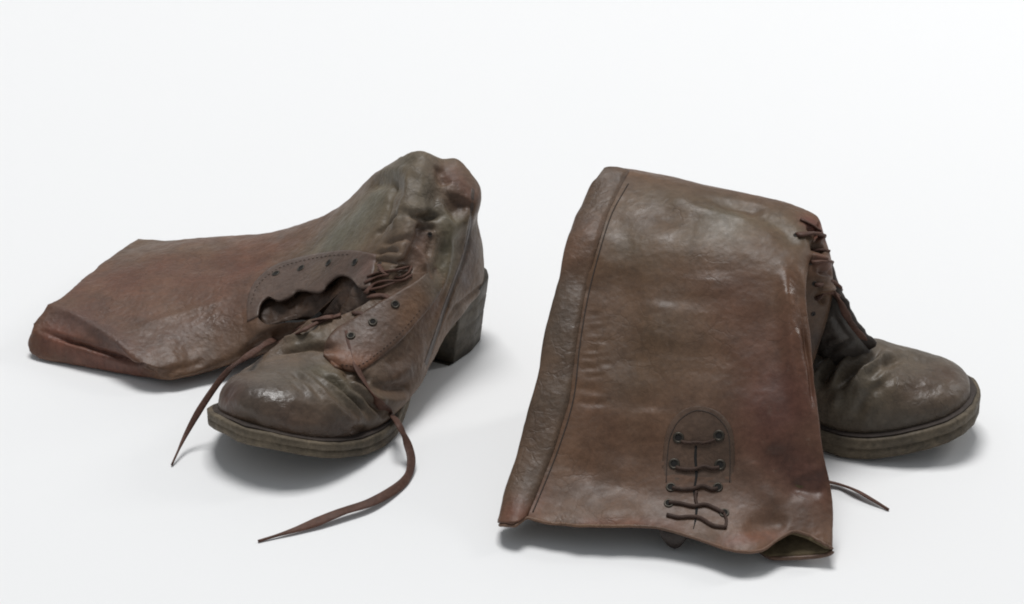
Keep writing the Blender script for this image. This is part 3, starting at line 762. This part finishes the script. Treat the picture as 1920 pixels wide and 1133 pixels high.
wv, wf = slab(R, R.sh+0.01, R.sh+0.14, grow=0.16, layers=1, seed=15); obj("welt", wv, wf, M_TONGUE, right)
hv, hf = heel_block(R, 0.0, 4.6, 0.245, seed=18); obj("heel", hv, hf, M_HEEL, right)

# ================================================================== DETAILS OF THE LEFT BOOT
b = base_bvh_L
pv, pf = patch(b, [(606, 668), (612, 642), (628, 620), (660, 600), (705, 572), (748, 546), (785, 524), (822, 492)],
               [(628, 690), (655, 698), (680, 694), (712, 672), (748, 642), (785, 600), (818, 560), (846, 510)], .20, 80, 20, fade=22)
fl = obj("facing", pv, pf, M_UPPER, left, colours(pv, pf, (.092, .054, .036), [([(640, 670), (680, 680)], 1.2, (.125, .062, .035), .8), ([(760, 590), (790, 560)], 1.0, (.12, .075, .045), .7), ([(820, 530)], 1.2, (.11, .10, .07), .8)], 31))
lb = tree(pv, pf)
for uv_ in [(741, 571), (699, 604), (658, 630)]: eyelet(lb, uv_, left)
st = stitches(lb, [(640, 684), (672, 686), (704, 666), (742, 634), (778, 594), (790, 578)], 8, 4.5, .022); obj("stitching", *st, M_STITCH, left)['kind'] = 'stuff'
pv, pf = patch(b, [(464, 604), (464, 565), (478, 530), (512, 500), (558, 484), (610, 474), (660, 470), (708, 478)],
               [(484, 594), (490, 570), (506, 557), (522, 565), (545, 557), (562, 545), (600, 550), (615, 533), (638, 517), (660, 525), (675, 541), (696, 540)], .09, 110, 18)
obj("facing", pv, pf, M_UPPER, left, colours(pv, pf, (.092, .060, .045), [([(600, 500)], 1.0, (.11, .085, .065), .6), ([(690, 500)], .9, (.125, .085, .075), .8)], 33))
eb = tree(pv, pf)
for uv_ in [(517, 513), (564, 503), (616, 493), (665, 492), (490, 588)]: eyelet(eb, uv_, left, .25, .06, .005)
for uv_ in [(711, 495), (806, 440)]: eyelet(b, uv_, left, .18, .05, .0, False)
st = stitches(eb, [(470, 570), (484, 535), (518, 506), (560, 491), (612, 481), (660, 477)], 8, 4.5, .02); obj("stitching", *st, M_STITCH, left)['kind'] = 'stuff'
# laces
for pts, wd, tk, tw in [
    ([(655, 622), (659, 650), (666, 685), (684, 722), (708, 752), (733, 778), (748, 797, 2.3), (764, 832, 1.3), (771, 868, .6), (756, 905, .3), (700, 940, .45), (640, 960, .5), (570, 988, .3), (484, 1015, .10)], .6, .16, [0, .3, 1.2, .3, 0.2, 1.0, .4, .1, .5, 0]),
    ([(625, 596), (598, 600), (560, 614), (515, 636), (470, 664, 6.0), (428, 695, 4.6), (385, 752, 2.9), (350, 812, 1.2), (322, 872, .12)], .5, .17, [0, .5, .2, .9, .3]),
    ([(686, 552), (700, 536), (722, 528), (750, 527), (772, 517)], .42, .18, [0, .6, .2]),
    ([(690, 520), (712, 512), (740, 508), (768, 500)], .36, .16, [.2, .7]),
    ([(738, 566), (722, 556), (704, 556), (688, 560)], .34, .15, [.2, .6]), ([(696, 600), (680, 590), (660, 588)], .32, .15, [.2, .5]),
    ([(712, 498), (722, 512), (744, 520), (764, 514), (772, 500)], .34, .16, [0, .7]), ([(684, 532), (706, 522), (730, 516)], .36, .17, [0, .7]), ([(694, 545), (725, 536), (758, 520)], .3, .15, [.3, .2]),
    ([(640, 592), (600, 606), (560, 626), (520, 645)], .3, .15, [.2, .7])]:
    P_ = path3d(b, pts, .10); lv_, lf_ = ribbon(P_, wd, tk, twist=tw); obj("lace", lv_, lf_, M_LACE, left)
# raised seam of the back counter
pv, pf = patch(b, [(884, 352), (879, 420), (866, 478), (846, 533), (829, 580), (809, 640), (794, 682)], [(890, 356), (885, 424), (872, 483), (852, 538), (835, 585), (815, 646), (799, 688)], .035, 70, 6)
obj("seam", pv, pf, M_UPPER, left, colours(pv, pf, (.07, .05, .04), [], 35))

# ================================================================== DETAILS OF THE RIGHT BOOT
b = bvh_R
SEAM = np.array([(1180, 322), (1172, 335), (1140, 400), (1115, 480), (1095, 560), (1080, 650), (1068, 750), (1040, 840), (1005, 930), (986, 974)], float)
S3 = SHAFT_R[:m_*n_].reshape(m_, n_, 3)
rowsP, rowsN = [], []
nrm = vnormals(np.vstack([S3.reshape(-1, 3)]), grid_faces(m_, n_, True)).reshape(m_, n_, 3)
if nrm[60, n_//4] @ V(0, -.5, 1) < 0: nrm = -nrm
for r_ in range(1, 212):
    uvr = proj(S3[r_]); half_ = n_//2
    us = np.interp(uvr[:half_, 1].mean()*0+uvr[6, 1], SEAM[::1, 1], SEAM[:, 0])
    cs = np.argmax(uvr[:half_, 0] > us)
    us = np.interp(uvr[cs, 1], SEAM[:, 1], SEAM[:, 0]); cs = np.argmax(uvr[:half_, 0] > us)
    if cs == 0: continue
    x0, x1 = uvr[max(cs-1, 0), 0], uvr[cs, 0]; fc = cs-1+np.clip((us-x0)/(x1-x0+1e-9), 0, 1)
    cc2 = np.linspace(fc, -9, 16); i0 = np.floor(cc2).astype(int); fr = (cc2-i0)[:, None]
    rowsP.append(S3[r_][i0 % n_]*(1-fr)+S3[r_][(i0+1) % n_]*fr); rowsN.append(nrm[r_][i0 % n_]*(1-fr)+nrm[r_][(i0+1) % n_]*fr)
PP, NN = np.array(rowsP), np.array(rowsN)
for _ in range(8):
    PP[1:-1] = .5*PP[1:-1]+.25*(PP[:-2]+PP[2:]); NN[1:-1] = .5*NN[1:-1]+.25*(NN[:-2]+NN[2:])
NN /= np.linalg.norm(NN, axis=2, keepdims=True)
ew = np.minimum(np.arange(16), 3)/3.0
topS = PP+NN*(.05+.13*ew**.5)[None, :, None]*(1+.35*np.sin(np.arange(len(PP))*.13)[:, None, None]*0.5)
topS += (vnoise(topS.reshape(-1, 3), .45, 41, 3)*.13).reshape(topS.shape[:2])[..., None]*NN
botS = PP-NN*.08
nl, nw = topS.shape[:2]; sv_ = np.vstack([topS.reshape(-1, 3), botS.reshape(-1, 3)]); o_ = nl*nw
sf_ = grid_faces(nl, nw, False)+[tuple(i+o_ for i in q[::-1]) for q in grid_faces(nl, nw, False)]
bd_ = list(range(nw))+[i*nw+nw-1 for i in range(1, nl)]+[(nl-1)*nw+i for i in range(nw-2, -1, -1)]+[i*nw for i in range(nl-2, 0, -1)]
sf_ += [(bd_[(i+1) % len(bd_)], bd_[i], bd_[i]+o_, bd_[(i+1) % len(bd_)]+o_) for i in range(len(bd_))]
sv_, sf_ = fix_normals(sv_, sf_)
obj("back_strap", sv_, sf_, M_UPPER, right, colours(sv_, sf_, (.090, .055, .034), [([(960, 960)], 1.2, (.125, .06, .042), .8), ([(1080, 480), (1100, 430)], 1.4, (.11, .065, .043), .6)], 43))
obj("seam", *capped_tube(dense(path3d(b, [tuple(x) for x in dense([(1178, 345), (1147, 402), (1122, 480), (1102, 560), (1087, 650), (1075, 750), (1047, 842), (1012, 930), (994, 972)], 12)], .0), .15), .045), M_STITCH, right)
# laced slit at the rear of the shaft
pv, pf = patch(b, [(1306, 762), (1282, 768), (1262, 785), (1248, 815), (1242, 860), (1238, 920), (1236, 982)], [(1312, 762), (1338, 768), (1358, 782), (1374, 810), (1378, 860), (1376, 930), (1372, 1012)], .05, 70, 22, fade=34)
gus = obj("lacing_panel", pv, pf, M_GLOSS, right, colours(pv, pf, (.088, .055, .038), [([(1345, 990)], .7, (.14, .07, .05), .8), ([(1306, 880)], .9, (.08, .055, .042), .5)], 45))
gb = tree(*merge((pv, pf), (SHAFT_R, [q for q in grid_faces(m_, n_, True)])))
obj("seam", *capped_tube(dense(path3d(gb, [tuple(x) for x in dense([(1249, 905), (1251, 860), (1256, 822), (1270, 793), (1290, 776), (1310, 770), (1334, 776), (1352, 790), (1366, 815), (1369, 865), (1368, 905)], 8)], .0), .12), .032), M_STITCH, right)
for uv_ in [(1272, 821), (1348, 817), (1264, 870), (1350, 872)]: eyelet(gb, uv_, right, .27, .075, .02)
for uv_ in [(1258, 914), (1346, 914), (1254, 944), (1358, 962)]: eyelet(gb, uv_, right, .24, .065, .02)
M_CORD = leather("cord_leather", (0.052, 0.030, 0.022), 0.7, 0.3, 400, 0.3, 0.25)
slit_shade = dense(path3d(gb, [tuple(x) for x in dense([(1305, 836), (1304, 860), (1306, 890), (1302, 920), (1306, 950), (1304, 975), (1300, 992)], 6)], .005), .1)
obj("slit_shade", *ribbon(slit_shade, .16, .05, up=np.tile(V(0, -.45, .9), (len(dense(slit_shade, .25)), 1)), twist=[0, 0]), M_HOLE_SHADE, right)  # near-black strip laid on the leather as the shade of the slit
for pts, r_ in [([(1277, 828), (1290, 831), (1306, 830), (1322, 831), (1342, 825)], .10), ([(1267, 877), (1284, 881), (1304, 880), (1320, 875), (1336, 879), (1349, 877)], .125),
                ([(1260, 916), (1280, 918), (1300, 917), (1318, 912), (1334, 918), (1346, 917)], .13), ([(1254, 943), (1276, 945), (1300, 950), (1322, 947), (1342, 955), (1357, 963)], .13),
                ([(1250, 966), (1270, 971), (1292, 970), (1312, 972), (1336, 986), (1360, 990)], .13), ([(1357, 963), (1362, 976), (1360, 992)], .09), ([(1306, 922), (1304, 936), (1308, 950)], .10)]:
    P_ = dense(path3d(gb, pts, .05), .12); obj("lace", *capped_tube(P_, r_), M_CORD, right)
# curled torn end of the slit at the mouth
tg = ringloft([(K(1236, 988, 1.7), K(1292, 994, 1.7), V(0, .02, .1), V(0, -.02, -.1), V(0, 0, 0)), (K(1238, 1004, 1.2), K(1286, 1010, 1.15), V(0, -.1, .12), V(0, 0, -.08), V(0, 0, 0)), (K(1252, 1022, .6), K(1276, 1024, .6), V(0, -.1, .1), V(0, 0, -.08), V(0, 0, 0)), (K(1262, 1028, .35), K(1268, 1028, .35), V(0, 0, .06), V(0, 0, -.06), V(0, 0, 0))], 40, 30)
fv, ff = capped(tg); fv, ff = fix_normals(fv, ff); obj("torn_flap", fv, ff, M_UPPER, right, colours(fv, ff, (.026, .016, .012), [], 47))
# raw cut edge of the leather along the mouth
rimP = np.array([SHAFT_R[j] for j in range(2, n_//2-1)])
rimP = rimP+np.array([0.04*math.sin(i*.9)+.05*math.sin(i*.37) for i in range(len(rimP))])[:, None]*V(0, -1, .3)
bj = [j for j in range(n_//2+2, n_-2) if proj(SHAFT_R[j])[0] > 1400]
ev, ef = capped_tube(SHAFT_R[bj]+V(0, -.05, .03), .13); obj("raw_edge", ev, ef, M_UPPER, right, colours(ev, ef, (.10, .055, .035), [], 50))
ev, ef = capped_tube(rimP, .10); obj("raw_edge", ev, ef, M_UPPER, right, colours(ev, ef, (.125, .068, .042), [([(1100, 988)], 2.5, (.15, .095, .058), .6), ([(1450, 1008)], 1.5, (.14, .10, .055), .6)], 49))
# ankle front: eyelets, lace crossings, tongue and lace band
for uv_ in [(1492, 441), (1520, 493), (1527, 532), (1525, 589)]: eyelet(b, uv_, right, .15, .045, .0, False)
for pts, wd, tk, tw in [
    ([(1500, 412), (1516, 420), (1530, 428), (1540, 436)], .34, .16, [0, .4]), ([(1522, 492), (1540, 489), (1558, 492)], .36, .16, [0, .5]), ([(1530, 508), (1548, 512), (1562, 512)], .34, .16, [0, .5]),
    ([(1528, 534), (1545, 545), (1562, 566)], .34, .16, [0, .5]), ([(1527, 588), (1545, 592), (1560, 580)], .34, .15, [0, .5]), ([(1494, 442), (1512, 440), (1532, 438, 14.2), (1547, 444, 13.5)], .55, .24, [0]), ([(1522, 492), (1545, 487, 12.7), (1560, 495, 11.9)], .6, .26, [0]), ([(1529, 534), (1556, 527, 11.4), (1578, 545, 10.3)], .6, .26, [0]), ([(1528, 560), (1545, 548, 10.9), (1566, 552, 10.5), (1584, 574, 9.3)], .5, .24, [0]), ([(1522, 470), (1540, 468), (1554, 472)], .36, .17, [0, .4]), ([(1530, 560), (1546, 556), (1562, 550)], .36, .16, [0, .4])]:
    P_ = path3d(b, pts, .09)
    if any(len(q_) == 3 for q_ in pts): tw = [0, .3, .1]
    if len(P_) > 2: lv_, lf_ = ribbon(P_, wd, tk, twist=tw); obj("lace", lv_, lf_, M_LACE, right)
tg = ringloft([(K(1520, 520, 10.6), K(1566, 520, 11.2), V(0, 1.0, 0), V(0, -.7, 0), V(0, 0, 0)), (K(1528, 590, 8.2), K(1592, 590, 8.8), V(0, 1.2, 0), V(0, -.9, -.1), V(0, 0, 0)),
               (K(1530, 640, 6.0), K(1626, 645, 6.2), V(0, 1.2, 0), V(0, -1.1, -.3), V(0, 0, 0)), (K(1530, 700, 3.6), K(1650, 690, 4.0), V(0, 1.2, 0), V(0, -1.3, -.3), V(0, 0, 0))], 60, 60)
tv, tf = capped(tg); tv, tf = fix_normals(tv, tf); tv = sculpt(tv, tf, [([(1545, 665), (1575, 650), (1605, 640)], .2, .3), ([(1540, 640), (1565, 632)], .2, .2), ([(1560, 590), (1580, 625), (1600, 640)], .25, .25)])
obj("tongue", tv, tf, M_UPPER, right, colours(tv, tf, (.062, .052, .044), [], 53))
P_ = np.array([K(*q_) for q_ in [(1540, 470, 12.8), (1558, 520, 11.2), (1572, 560, 9.9), (1586, 598, 8.4), (1606, 630, 7.0), (1632, 650, 5.9)]])
tv, tf = ribbon(P_, 1.5, .75, twist=[.9, .6, .9, .7], taper=False)
obj("tongue", smooth(tv, tf, 2)+0.06*vnoise(tv, 1.6, 51, 2)[:, None], tf, M_TONGUE, right)
P_ = np.array([K(*q_) for q_ in [(1555, 530, 11.2), (1575, 566, 10.2), (1592, 600, 8.7), (1612, 628, 7.3), (1634, 648, 6.1)]])
lv_, lf_ = ribbon(P_, .5, .2, twist=[.9, .5, .9], taper=False); obj("lace", lv_, lf_, M_LACE, right)
P_ = np.array([K(*q_) for q_ in [(1470, 760, 2.6), (1460, 800, 1.6), (1475, 850, .5), (1515, 889, .25), (1548, 902, .3), (1575, 909, .25), (1605, 920, .35), (1640, 940, .25), (1666, 956, .1)]])
lv_, lf_ = ribbon(P_, .6, .18, twist=[0, .5, .2, .6, .2]); obj("lace", lv_, lf_, M_LACE, right)
